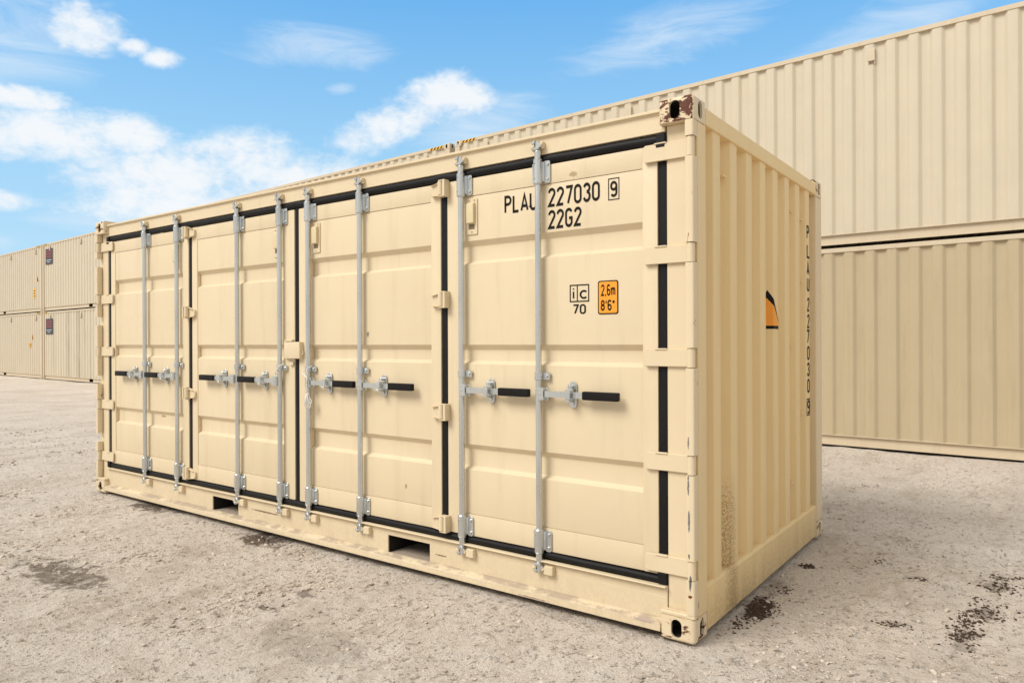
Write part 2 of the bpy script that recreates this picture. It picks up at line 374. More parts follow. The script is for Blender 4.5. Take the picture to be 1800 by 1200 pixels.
# ------------------------------------------------------------------ corner casting (ISO): hollow-looking slotted block
def _casting_template():
    """one corner casting: rounded block with a hollow and slots through its two outer faces (outer corner at 0,0,0)"""
    L_, W_, H_, wl = .178, .162, .118, .013
    me = bpy.data.meshes.new('t'); bm = bmesh.new(); bmesh.ops.create_cube(bm, size=1)
    for v in bm.verts: v.co = Vector(((v.co.x+.5)*L_, (v.co.y+.5)*W_, (v.co.z+.5)*H_))
    ed = [e for e in bm.edges if all((abs(v.co.x) < 1e-6)+(abs(v.co.y) < 1e-6)+(abs(v.co.z) < 1e-6) >= 2 for v in e.verts)]
    ed += [e for e in bm.edges if e not in ed and abs(e.calc_length()-H_) < 1e-4]
    bmesh.ops.bevel(bm, geom=ed, offset=.020, segments=5, profile=.5, affect='EDGES', clamp_overlap=True)
    bm.to_mesh(me); bm.free(); base_ = bpy.data.objects.new('t', me); col.objects.link(base_)
    cuts = []
    def cut(mb):
        m2 = bpy.data.meshes.new('c'); m2.from_pydata(mb.v, [], mb.f); o2 = bpy.data.objects.new('c', m2); col.objects.link(o2); cuts.append(o2)
        md = base_.modifiers.new('b', 'BOOLEAN'); md.operation = 'DIFFERENCE'; md.object = o2; md.solver = 'EXACT'
    cut(MB().box(wl, L_-wl, wl, W_-wl, wl, H_-wl))
    cut(MB().prism(rrect(L_*.53-.0270, L_*.53+.0270, H_*.52-.044, H_*.52+.044, .0265, 6), 'y', -.01, wl+.003))
    cut(MB().prism(rrect(W_*.53-.0255, W_*.53+.0255, H_*.52-.042, H_*.52+.042, .0250, 6), 'x', -.01, wl+.003))
    bpy.context.view_layer.update()
    ev = base_.evaluated_get(bpy.context.evaluated_depsgraph_get()); res = bpy.data.meshes.new_from_object(ev)
    vs = [tuple(v.co) for v in res.vertices]; fs = [tuple(p.vertices) for p in res.polygons]
    mi = []
    for p in res.polygons:
        c_ = p.center; mi.append(1 if (wl-.002 < c_.x < L_-wl+.002 and wl-.002 < c_.y < W_-wl+.002 and wl-.002 < c_.z < H_-wl+.002) else 0)
    for o_ in cuts+[base_]: bpy.data.objects.remove(o_, do_unlink=True)
    return vs, fs, mi
CT = _casting_template()
def casting(cx, cy, cz, sx, sy, name, m, parent, top=False):
    mb = MB(); sz = -1 if top else 1; z0 = cz+(.118 if top else 0)
    mb.add([(cx+sx*v[0], cy+sy*v[1], z0+sz*v[2]) for v in CT[0]], CT[1]); mb.mi = list(CT[2])
    if sx*sy*sz < 0: mb.f = [f[::-1] for f in mb.f]
    return mb.build(name, [m, M_void], parent, angle=30)

# ------------------------------------------------------------------ corrugated sheet: profile u -> depth
def corr_profile(u0, u1, first, flat, slope, inner, depth, rnd_=.007):
    """list of (u, d): d=0 outer flat, d=depth inner; bends rounded; begins and ends on the inner flat"""
    pts = [(u0, depth)]; u = first
    while u+2*slope+flat < u1-.005:
        pts += [(u, depth), (u+slope, 0), (u+slope+flat, 0), (u+2*slope+flat, depth)]
        u += 2*slope+flat+inner
    pts.append((u1, depth))
    out_ = [pts[0]]
    for a, b, c_ in zip(pts, pts[1:], pts[2:]):
        la, lc = math.dist(a, b), math.dist(b, c_); ra, rc = min(rnd_, la*.4)/la, min(rnd_, lc*.4)/lc
        p = (b[0]+(a[0]-b[0])*ra, b[1]+(a[1]-b[1])*ra); q = (b[0]+(c_[0]-b[0])*rc, b[1]+(c_[1]-b[1])*rc)
        out_ += [p, ((p[0]+2*b[0]+q[0])/4, (p[1]+2*b[1]+q[1])/4), q]
    out_.append(pts[-1]); return out_
def corr_sheet(mb, prof, fn, z0, z1, nz=1):
    """fn(u, d, z) -> xyz ; facing side is d decreasing"""
    n = len(prof); vs = []
    for k in range(nz+1):
        z = z0+(z1-z0)*k/nz; vs += [fn(u, dd, z) for u, dd in prof]
    fs = [(k*n+i, k*n+i+1, (k+1)*n+i+1, (k+1)*n+i) for k in range(nz) for i in range(n-1)]
    return mb.add(vs, fs)

# ================================================================== MAIN CONTAINER
L, W, H = 6.058, 2.438, 2.591
C = empty('shipping_container', (-L/2, W/2, 0), label='cream side-opening container with four black-sealed side doors, standing alone in the foreground', category='shipping container')
for (x, sx) in ((0, -1), (-L, 1)):
    for (y, sy) in ((0, 1), (W, -1)):
        casting(x, y, 0, sx, sy, 'corner_casting', M_cast, C)
        o = casting(x, y, H-.118, sx, sy, 'corner_casting', M_castrust if (x == 0 and y == 0) else M_cast, C, top=True)
        if x == 0 and y == 0: o['label'] = 'rust-streaked top corner casting'
HZ = [2.348, 1.847, 1.348, .842, .345]           # strap hinges
NZ = [2.2, 1.64, 1.075, .52]                     # notches in the far post
def mirror(x): return -L-x
# corner posts
for side in (0, 1):
    f = (lambda x: x) if side == 0 else mirror
    mb = MB(); mb.box(f(-.158), f(-.046), .052, .162, .118, H-.118)
    gaps = sorted([(z-.048, z+.048) for z in HZ]+([(z-.04, z+.04) for z in NZ] if side else []))
    z = .138; segs = []
    for a, b in gaps: segs.append((z, a)); z = b
    segs.append((z, H-.120))
    p = mb.build('corner_post', M_post, C, bevel=.004)
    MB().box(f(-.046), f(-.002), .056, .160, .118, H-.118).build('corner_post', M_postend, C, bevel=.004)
    for a, b in segs:
        st = MB().prism(rrect(-.046, -.001, .001, .0555, .010, 3), 'z', a, b)
        if side: st.v = [(mirror(v[0]), v[1], v[2]) for v in st.v]; st.flip()
        st.build('hinge_post_strip', M_strip, p)
    MB().box(f(-.178), f(-.0015), .002, .05, .1185, .1375).build('weld_plate', M_post, p, bevel=.004)
for side in (0, 1):
    f = (lambda x: x) if side == 0 else mirror
    MB().box(f(-.12), f(-.002), W-.162, W-.002, .118, H-.118).build('corner_post', M_post, C, bevel=.006)
# front top rail
mb = MB(); mb.prism([(.047, 2.446), (.047, 2.538), (.030, 2.541), (.030, 2.556), (.20, 2.556), (.20, 2.446)], 'x', -L+.178, -.178)
mb.box(-L+.165, -.165, .049, .11, 2.447, 2.472)
mb.build('top_side_rail', M_frame, C, bevel=.002)
# front bottom rail with fork pockets
PK = [(-4.110, -3.752), (-2.088, -1.724)]
BX0, BX1 = -L+.1585, -.1585
mb = MB(); mb.box(BX0, BX1, .045, .055, .188, .241)
xs = [BX0]+[q for p in PK for q in p]+[BX1]
for i in range(0, len(xs), 2): mb.box(xs[i], xs[i+1], .045, .055, .077, .188)
mb.prism([(.055, .076), (.046, .080), (.040, .074), (.006, .066), (.002, .062), (.002, .028), (.010, .026), (.055, .026)], 'x', BX0+.02, BX1-.02)
mb.prism([(.05, .236), (.050, .2415), (.022, .2415), (.018, .236)], 'x', BX0+.005, BX1-.001)
rail = mb.build('bottom_side_rail', M_rail, C, bevel=.0015)
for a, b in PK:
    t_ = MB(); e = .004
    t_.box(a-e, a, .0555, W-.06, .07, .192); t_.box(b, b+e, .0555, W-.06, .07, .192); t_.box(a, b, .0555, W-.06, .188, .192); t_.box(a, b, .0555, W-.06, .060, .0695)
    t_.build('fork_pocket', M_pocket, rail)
    MB().box(a+.001, b-.001, .047, .55, .0702, .0742).build('dust', M_dust, rail)
# rear bottom/top rails and rear corrugated wall
MB().box(BX0, BX1, W-.05, W-.003, .03, .19).build('bottom_side_rail', M_frame, C, bevel=.003)
MB().box(BX0, BX1, W-.065, W-.003, 2.49, 2.556).build('top_side_rail', M_frame, C, bevel=.003)
mb = MB(); corr_sheet(mb, corr_profile(-L+.12, -.12, -L+.22, .072, .068, .070, .036), lambda u, dd, z: (u, W-.012-dd, z), .19, 2.49); mb.flip()
mb.build('rear_wall', M_frame, C, smooth=False)
# roof and underside
mb = MB(); corr_sheet(mb, corr_profile(-L+.18, -.18, -L+.3, .09, .03, .09, .02), lambda u, dd, z: (u, z, 2.563-dd), .06, W-.06)
mb.flip(); mb.build('roof', M_frame, C, smooth=False)
MB().box(-L+.10, -.07, .12, W-.06, .20, .23).build('floor', M_floor, C)
mb = MB()
for k in range(19):
    x = -L+.35+k*.30
    if not any(a-.05 < x < b+.05 for a, b in PK): mb.box(x, x+.045, .06, W-.055, .04, .199)
mb.build('cross_member', M_void, C)
# end walls
PROF = corr_profile(.162, W-.162, .259, .104, .022, .102, .050, .008)
def end_d(y):
    for (a, da), (b, db) in zip(PROF, PROF[1:]):
        if a <= y <= b: return da+(db-da)*(y-a)/max(1e-6, b-a)
    return .050
for side in (0, 1):
    sg = -1 if side == 0 else 1; x0 = 0 if side == 0 else -L
    mb = MB(); corr_sheet(mb, PROF, lambda u, dd, z: (x0+sg*(.012+dd), u, z), .236, 2.482)
    if side: mb.flip()
    wall = mb.build('end_wall', M_end, C, angle=28)
    mb = MB(); mb.prism([(x0+sg*.002, 2.477), (x0+sg*.002, 2.560), (x0+sg*.062, 2.560), (x0+sg*.062, 2.477)], 'y', .162, W-.162)
    mb.build('top_end_rail', M_end, C, bevel=.004)
    mb = MB(); mb.prism([(x0+sg*.003, .024), (x0+sg*.003, .228), (x0+sg*.016, .243), (x0+sg*.060, .247), (x0+sg*.060, .024)], 'y', .1625, W-.1625)
    mb.build('bottom_end_rail', M_end, C, bevel=.004, seg=2)
    if side == 0: END = wall
# small tabs in the corrugation troughs of the near end wall
for (y, z) in [(1.745, 2.283), (1.994, 1.835), (1.76, 1.392), (1.981, .93), (1.72, .489), (.47, 2.29), (2.0, 2.262)]:
    k = min(range(9), key=lambda q: abs(.227+.25*q-y)); yc = .227+.25*k
    MB().box(-.060, -.022, yc-.028, yc+.030, z-.005, z+.005).build('lashing_tab', M_end, END, bevel=.001)
# stacked container number on the end wall, letters facing +x
nb_ = MB(); XD = -.0105
def end_text(ch, z, h, yc, wd):
    tmp = MB(); text_fit(tmp, ch, 0, wd, z-h/2, h, 0, .16)
    nb_.add([(-(.012+end_d(yc-wd/2+v[0]))+.0016+abs(v[1]), yc-wd/2+v[0], v[2]) for v in tmp.v], tmp.f)
for ch, z in zip("PLAU2270309", [2.185, 2.053, 1.935, 1.820, 1.680, 1.563, 1.455, 1.340, 1.225, 1.110, .962]):
    end_text(ch, z, .100, 2.090, .064)
tmp = MB(); frame_rect(tmp, 2.042, 2.130, .902, 1.022, .008, 0); nb_.add([(-(.012+end_d(v[0]))+.0016, v[0], v[2]) for v in tmp.v], tmp.f)
nb_.build('container_number', M_black, END, smooth=False)
# warning triangle wrapped over the corrugation
def end_s(y):
    acc_ = 0.
    for (a, da), (b, db) in zip(PROF, PROF[1:]):
        if y <= b: return acc_+math.hypot(b-a, db-da)*(y-a)/max(1e-6, b-a)
        acc_ += math.hypot(b-a, db-da)
    return acc_
S0 = end_s(1.283)-1.283                            # the sticker's width runs along the sheet, into the troughs
def wrap_tri(y0, y1, z0, z1, apex, off, name, m, parent, inset=0.):
    mb = MB(); ys = [y for y in sorted(set([.95+.6*k/900 for k in range(901)]+[p[0] for p in PROF if .95 < p[0] < 1.55])) if y0 <= end_s(y)-S0 <= y1]
    vs = []
    for y in ys:
        q = end_s(y)-S0
        top = z0+(z1-z0)*((q-y0)/(apex-y0) if q < apex else (y1-q)/(y1-apex))
        x = -(.012+end_d(y))+off; vs += [(x, y, z0), (x, y, max(top, z0))]
    mb.add(vs, [(2*i, 2*i+2, 2*i+3, 2*i+1) for i in range(len(ys)-1)])
    return mb.build(name, m, parent, smooth=False)
tri = wrap_tri(1.080, 1.412, 1.500, 1.738, 1.246, .0018, 'warning_label', M_black, END)
wrap_tri(1.104, 1.394, 1.520, 1.690, 1.240, .0026, 'label_face', M_orange, tri)

# ---------------------------------------------------------------- doors
YD = .056
LEAF = [(-1.579, -.209, -1.490, -.290), (-3.003, -1.634, -2.873, -1.714)]
LEAF += [(mirror(b), mirror(a), mirror(d_), mirror(c_)) for a, b, c_, d_ in LEAF[::-1]]
LEAF = sorted(LEAF)                               # from the far end to the near end
PRESS = [(.675, .825), (1.297, 1.411), (1.884, 2.022)]
DOORS = []
lab = ['far left door', 'second door from the left', 'third door from the left', 'near door lettered with the container number']
for i, (a, b, pa, pb) in enumerate(LEAF):
    mb = MB()
    zb, zt = .287, 2.390
    for x0_, x1_ in ((a, pa), (pb, b)): mb.prism(rrect(x0_, x1_, zb, zt, .006, 2), 'y', YD, YD+.05)
    mb.box(pa, pb, YD+.0005, YD+.05, zb+.001, .414); mb.box(pa, pb, YD+.0005, YD+.05, 2.286, zt-.001)
    prof = [(YD+.004, .416)]
    for z0, z1 in PRESS: prof += [(YD+.004, z0), (YD+.030, z0+.019), (YD+.030, z1-.030), (YD+.004, z1)]
    prof += [(YD+.004, 2.284), (YD+.045, 2.284), (YD+.045, .416)]
    mb.prism(prof, 'x', pa+.0006, pb-.0006)
    dr = mb.build('side_door', M_door, C, bevel=.0022, seg=2); dr['label'] = lab[i]
    DOORS.append(dr)
# rubber seals
def seal(mb, x0, x1, z0, z1, r, yc):
    return mb
def round_bar(p0, p1, rz, ry, n=14):
    mb = MB(); mb.cyl(p0, p1, 1., n); return mb
for (zc, hz, nm) in ((2.4185, .0235, 't'), (.2635, .0195, 'b')):
    mb = MB(); poly = [(.062+(-.019)*math.cos(math.radians(t_)), zc+hz*math.sin(math.radians(t_))) for t_ in range(-90, 91, 15)]
    # gentle kinks where the seals cross the door joints
    X0, X1 = -5.899, -.159; n = 96; vs = []; fs = []; m_ = len(poly)
    for k in range(n+1):
        x = X0+(X1-X0)*k/n
        bumpv = max(math.exp(-((x-c_)/.05)**2) for c_ in (-1.61, -3.03, -4.45))
        wob = .0018*math.sin(x*5.1)+.0012*math.sin(x*13.7+1)
        for (y, z) in poly:
            s_ = 1+.28*bumpv; yy = .062+(y-.062)*(1+.12*bumpv)
            vs.append((x, yy, zc+(z-zc)*s_+wob+(.008*bumpv if nm == 't' else 0)))
    for k in range(n):
        for j in range(m_-1): fs.append((k*m_+j, k*m_+j+1, (k+1)*m_+j+1, (k+1)*m_+j))
    fs += [tuple(range(m_)), tuple(range(n*m_, (n+1)*m_))[::-1]]
    mb.add(vs, fs).flip(); mb.build('door_seal', M_rubber, C)
VS = [(-.2085, -.1585, .018), (-1.6335, -1.5795, .014), (-3.0545, -3.0035, .012), (-4.4785, -4.4245, .014), (-5.8990, -5.8495, .012)]
for k, (a, b, pr) in enumerate(VS):
    mb = MB(); yf = .060
    mb.prism([(a, .075), (a, yf+.004), (a+.012, yf), (b-.012, yf-.002), (b, yf+.003), (b, .075)], 'z', .245, 2.436)
    if k in (0, 4):
        mb.box(a+.001, b-.001, .034, .075, 2.37, 2.438); mb.box(a+.001, b-.001, .036, .075, .245, .30)
    mb.build('door_seal', M_rubber, C, bevel=.003)
# strap hinges at both posts
for side in (0, 1):
    door = DOORS[3] if side == 0 else DOORS[0]
    for z in HZ:
        mb = MB(); h = .0425
        mb.prism([(-.275, z-h+.012), (-.265, z-h), (-.018, z-h), (-.018, z+h), (-.265, z+h), (-.275, z+h-.010)], 'y', .036, .050)
        mb.box(-.215, -.152, .030, .052, z+h-.004, z+h+.003)
        kn = MB(); kn.cyl((-.024, .024, z-.0445), (-.024, .024, z+.0445), .0195, 18)
        if side: 
            for q in (mb, kn): q.v = [(mirror(v[0]), v[1], v[2]) for v in q.v]; q.flip()
        hg = mb.build('strap_hinge', M_door, door, bevel=.002)
        kn.build('strap_hinge', M_strip, door)
        for zz in (z-.0468, z+.0458):
            rb = MB(); rb.cyl((-.024, .024, zz), (-.024, .024, zz+.001), .0165, 14)
            if side: rb.v = [(mirror(v[0]), v[1], v[2]) for v in rb.v]; rb.flip()
            rb.build('rusty_washer', M_rust, door)
# folding hinges between doors 1-2 and 3-4
for side in (0, 1):
    door = DOORS[3] if side == 0 else DOORS[0]
    for z in (2.350, 1.682, 1.006, .335):
        mb = MB()
        mb.prism([(-1.700, z-.026), (-1.690, z-.034), (-1.612, z-.043), (-1.600, z-.043), (-1.600, z+.043), (-1.612, z+.043), (-1.690, z+.022), (-1.700, z+.014)], 'y', .036, .0565)
        mb.prism([(-1.686, z+.022), (-1.60, z+.040), (-1.60, z+.044), (-1.686, z+.026)], 'y', .022, .037)
        mb.prism([(-1.690, z-.032), (-1.60, z-.042), (-1.60, z-.046), (-1.690, z-.036)], 'y', .026, .037)
        mb.cyl((-1.603, .022, z-.041), (-1.603, .022, z+.041), .0185, 16)
        mb.box(-1.578, -1.560, .006, .0565, z-.050, z+.050)
        mb.box(-1.612, -1.578, .008, .050, z+.043, z+.050); mb.box(-1.612, -1.578, .008, .050, z-.050, z-.043)
        if side: mb.v = [(mirror(v[0]), v[1], v[2]) for v in mb.v]; mb.flip()
        mb.build('folding_hinge', M_door, door, bevel=.002)
# vents under the door tops
for k, x in ((3, -1.385), (2, -2.806), (1, -3.252), (0, -4.673)):
    z0, z1 = 2.058, 2.269
    mb = MB(); mb.prism(rrect(x-.039, x+.039, z0, z1, .005, 2), 'y', YD-.003, YD+.003)
    mb.mk(1).prism([(YD-.0025, z0+.062), (YD-.022, z0+.066), (YD-.024, z1-.036), (YD-.012, z1-.026), (YD-.0025, z1-.026)], 'x', x-.028, x+.024)
    mb.mk(2).box(x-.026, x+.022, YD-.0045, YD-.0025, z0+.030, z0+.060)
    for (dx, dz) in ((-.02, z1-.012), (.02, z1-.012), (0, z0+.014)): mb.cyl((x+dx, YD-.0025, dz), (x+dx, YD-.006, dz), .005, 8)
    mb.build('vent', [M_door, M_vent, M_ventdark], DOORS[k], bevel=.001)
# lettering on the near door
YT = YD+.0022
D4 = DOORS[3]
mb = MB(); 
text_fit(mb, 'PLAU', -1.150, -.926, 2.153, .103, YT, .15)
text_fit(mb, '227030', -.858, -.532, 2.158, .103, YT, .15)
text_fit(mb, '9', -.4715, -.4305, 2.166, .082, YT, .16)
frame_rect(mb, -.483, -.419, 2.151, 2.263, .0045, YT)
text_fit(mb, '22G2', -.858, -.642, 2.038, .103, YT, .15)
mb.build('container_number', M_black, D4, smooth=False)
mb = MB(); frame_rect(mb, -.717, -.598, 1.637, 1.729, .006, YT)
mb.add([(-.673, YT-.0002, 1.643), (-.6675, YT-.0002, 1.643), (-.6675, YT-.0002, 1.723), (-.673, YT-.0002, 1.723)], [(0, 1, 2, 3)])
text_fit(mb, 'i', -.698, -.689, 1.652, .062, YT, .15); text_fit(mb, 'c', -.656, -.612, 1.652, .062, YT, .15)
text_fit(mb, '70', -.694, -.618, 1.573, .052, YT, .16)
mb.build('operator_mark', M_black, D4, smooth=False)
mb = MB(); mb.prism(rrect(-.545, -.427, 1.568, 1.741, .012, 4), 'y', YT-.0006, YT+.0006); lb = mb.build('height_label', M_black, D4, smooth=False)
mb = MB(); mb.prism(rrect(-.539, -.433, 1.574, 1.735, .009, 4), 'y', YT-.0012, YT); mb.build('label_face', M_orange, D4, smooth=False)
mb = MB(); text_fit(mb, '2,6m', -.528, -.443, 1.662, .060, YT-.0020, .16); text_fit(mb, "8'6\"", -.528, -.447, 1.586, .056, YT-.0020, .17)
mb.build('height_lettering', M_black, D4, smooth=False)
# lock box over the centre joint
mb = MB(); mb.box(-3.133, -2.955, .020, .057, 1.312, 1.432)
lbx = mb.build('lock_box', M_door, C, bevel=.005, seg=2)
mb = MB(); mb.box(-3.143, -3.060, .034, .0565, 1.436, 1.448); mb.box(-3.148, -3.137, .034, .0565, 1.31, 1.448); mb.box(-3.10, -3.055, .040, .0565, 1.262, 1.286)
mb.build('lock_box_bracket', M_door, lbx, bevel=.002)
mb = MB(); mb.tube([(-2.954, .045, 1.372), (-2.945, .043, 1.366), (-2.944, .042, 1.346), (-2.944, .036, 1.336), (-2.944, .029, 1.340), (-2.944, .028, 1.352)], .0035, 8)
mb.build('hook', M_door, lbx)

# ---------------------------------------------------------------- lock rods
RODS = [(-.898, 1), (-1.447, 1), (-2.328, 1), (-2.865, 1), (-3.193, -1), (-3.730, -1), (-4.616, -1), (-5.160, -1)]
YR = .027
for x, s_ in RODS:
    mb = MB(); mb.cyl((x, YR, .37), (x, YR, 2.32), .0168, 20)
    for zc, dz in ((2.415, 1), (.283, -1)):
        mb.cyl((x, YR, zc-.02*dz), (x, YR, zc+.045*dz), .0185, 18)
        mb.cyl((x, YR, zc+.045*dz), (x, YR, zc+.062*dz), .0185, 18, .014)
    rod = mb.build('lock_rod', M_zinc, C)
    # cams: two forked jaws biting round the keeper
    for zc, dz in ((2.478, 1), (.216, -1)):
        mb = MB(); mb.cyl((x, YR, zc-.02*dz), (x, YR, zc+.034*dz), .0125, 12)
        def zz(a): return zc+a*dz
        mb.prism([(x-.031, zz(-.008)), (x+.012, zz(-.014)), (x+.024, zz(.0)), (x+.006, zz(.006)), (x-.026, zz(.000))], 'y', .004, .022)
        mb.prism([(x-.004, zz(.004)), (x+.028, zz(.000)), (x+.033, zz(.008)), (x+.016, zz(.034)), (x+.004, zz(.038)), (x-.004, zz(.026))], 'y', .008, .026)
        mb.prism([(x-.030, zz(.022)), (x-.020, zz(.014)), (x-.005, zz(.030)), (x-.008, zz(.044)), (x-.022, zz(.038))], 'y', .006, .024)
        mb.build('rod_cam', M_zinc, rod, bevel=.002)
        mb = MB(); mb.cyl((x-.024, .006, zz(.012)), (x-.024, .046, zz(.012)), .013, 12)
        if dz > 0: mb.box(x-.037, x-.013, .020, .048, 2.466, 2.520)
        mb.build('cam_keeper', M_door, rod, bevel=.003)
        mb = MB(); mb.cyl((x+.028, .010, zz(.018)), (x+.028, .046, zz(.018)), .010, 12)
        if dz < 0:
            mb.prism([(x+.034, .171), (x+.092, .171), (x+.092, .219), (x+.040, .219)], 'y', .014, .046)
            mb.cyl((x+.020, .026, .192), (x+.042, .026, .203), .009, 10)
        else: mb.box(x+.018, x+.036, .022, .048, 2.474, 2.512)
        mb.build('cam_keeper', M_door, rod, bevel=.003)
    # bearing brackets
    for z0, z1 in ((2.287, 2.414), (.284, .404)):
        mb = MB(); mb.cyl((x, YR, z0), (x, YR, z1), .0255, 24)
        mb.cyl((x, YR, z0-.007), (x, YR, z0), .0215, 24, .0255); mb.cyl((x, YR, z1), (x, YR, z1+.007), .0255, 24, .0215)
        mb.prism([(x+.010, .036), (x+.030, .045), (x+.030, YD+.001), (x+.010, YD+.001)], 'z', z0+.012, z1-.008)
        mb.prism(rrect(x+.026, x+.066, z0+.002, z1-.002, .013, 4), 'y', .046, .053)
        mb.prism(rrect(x-.052, x-.020, z0+.006, z1-.006, .010, 3), 'y', .048, YD+.001)
        for zz_ in (z0+.024, z1-.024):
            mb.cyl((x+.050, .046, zz_), (x+.050, .039, zz_), .0085, 10)
        mb.mk(1)
        for zz_ in (z0+.022, z1-.022): mb.cyl((x-.004, YR-.0262, zz_), (x-.004, YR-.015, zz_), .0042, 10)
        mb.build('rod_bracket', [M_zinc, M_void], rod, bevel=.0012)
    # guide above the handle
    mb = MB(); mb.cyl((x, YR, 1.220), (x, YR, 1.262), .0225, 20)
    mb.box(x+.010, x+.062, .038, .0515, 1.221, 1.261); mb.cyl((x+.046, .038, 1.241), (x+.046, .031, 1.241), .009, 10)
    mb.build('rod_guide', M_zinc, rod, bevel=.0015)
    # hub, handle, grip, retainer
    z = 1.147
    mb = MB(); mb.box(x+s_*.004, x+s_*.050, -.006, .018, z-.034, z+.034); mb.cyl((x+s_*.026, -.006, z), (x+s_*.026, -.0085, z), .0065, 12); mb.box(x+s_*.012, x+s_*.062, .0185, .034, z-.036, z+.032)
    mb.build('handle_hub', M_zinc, rod, bevel=.003)
    mb = MB()
    pts = [(.055, .002), (.155, .004), (.19, .012), (.235, .012), (.275, .006), (.31, .005)]
    for (u0, y0_), (u1, y1_) in zip(pts, pts[1:]):
        xa, xb = x+s_*u0, x+s_*(u1+.0005)
        mb.prism([(xa, y0_), (xb, y1_), (xb, y1_+.010), (xa, y0_+.010)], 'z', z-.0165, z+.0165)
    mb.build('handle', M_zinc, rod)
    mb = MB(); mb.prism(rrect(min(x+s_*.290, x+s_*.497), max(x+s_*.290, x+s_*.497), z-.0220, z+.0220, .006, 3), 'y', -.004, .026)
    mb.build('handle_grip', M_grip, rod, bevel=.004, seg=2)
    mb = MB(); k_ = x+s_*.205
    mb.prism(rrect(k_-.022, k_+.022, z-.073, z+.070, .021, 5), 'y', .048, .054)
    mb.prism(rrect(k_-s_*.004-.013, k_-s_*.004+.013, z+.012, z+.056, .011, 4), 'y', .020, .026)
    mb.cyl((k_-s_*.004, .048, z+.042), (k_-s_*.004, .014, z+.042), .0085, 12)
    mb.prism([(k_-.014, z+.006), (k_+.014, z+.006), (k_+.018, z+.028), (k_-.018, z+.028)], 'y', -.008, .026)
    mb.box(k_-.0145, k_+.0145, -.010, -.003, z-.022, z+.016)
    mb.prism([(k_-.028, z-.021), (k_+.012, z-.025), (k_+.012, z-.034), (k_-.004, z-.040)], 'y', -.010, .048)
    mb.cyl((k_, .048, z-.047), (k_, .040, z-.047), .0095, 10)
    mb.build('handle_retainer', M_zinc, rod, bevel=.0015)

# cords hanging on the middle rods: things of their own
def smooth_path(p, n=6):
    p = [Vector(q) for q in p]; out_ = []
    for i in range(len(p)-1):
        a, b, c_, d_ = p[max(i-1, 0)], p[i], p[i+1], p[min(i+2, len(p)-1)]
        for k in range(n):
            t_ = k/n; out_.append(.5*((2*b)+(c_-a)*t_+(2*a-5*b+4*c_-d_)*t_*t_+(3*b-a-3*c_+d_)*t_**3))
    return out_+[p[-1]]
x = -2.865
mb = MB(); r = .0032
mb.tube(smooth_path([(x+.045, .024, 1.262), (x+.028, -.004, 1.245), (x+.036, -.010, 1.205), (x+.034, -.012, 1.180)]), r)
mb.tube(smooth_path([(x-.028, .022, 1.240), (x-.026, -.002, 1.215), (x+.005, -.006, 1.195), (x+.036, -.012, 1.182), (x+.030, -.013, 1.15), (x+.034, -.010, 1.10), (x+.030, -.006, 1.06)]), r)
for k, (dx, ln) in enumerate([(-.030, .075), (-.014, .090), (.004, .085), (.016, .092), (.034, .060)]):
    yk = -.002-.004*(k % 3)
    mb.tube(smooth_path([(x+.030, -.006, 1.066), (x+.030+dx*.5, yk-.010, 1.062-ln*.35), (x+.026+dx, yk, 1.062-ln), (x+.030+dx*.85+.010, yk+.006, 1.060-ln*.7), (x+.032, .000, 1.056)]), r*.95)
mb.cyl((x+.024, -.012, 1.058), (x+.038, .000, 1.068), .008, 8)
o = mb.build('cord', M_cord); o['label'] = 'white cord knotted round the lock rod, its looped bundle hanging below the handle'; o['category'] = 'cord'; o['group'] = 'cords tied to the middle lock rods'
x = -3.193
mb = MB(); mb.tube(smooth_path([(x+.058, .026, 1.268), (x+.040, .004, 1.262), (x+.012, -.004, 1.235), (x-.012, -.002, 1.205), (x-.026, .012, 1.195), (x-.024, .030, 1.205), (x+.020, .046, 1.25)]), .0036)
o = mb.build('cord', M_cord); o['label'] = 'short white cord looped once over the rod guide, left of the lock box'; o['category'] = 'cord'; o['group'] = 'cords tied to the middle lock rods'

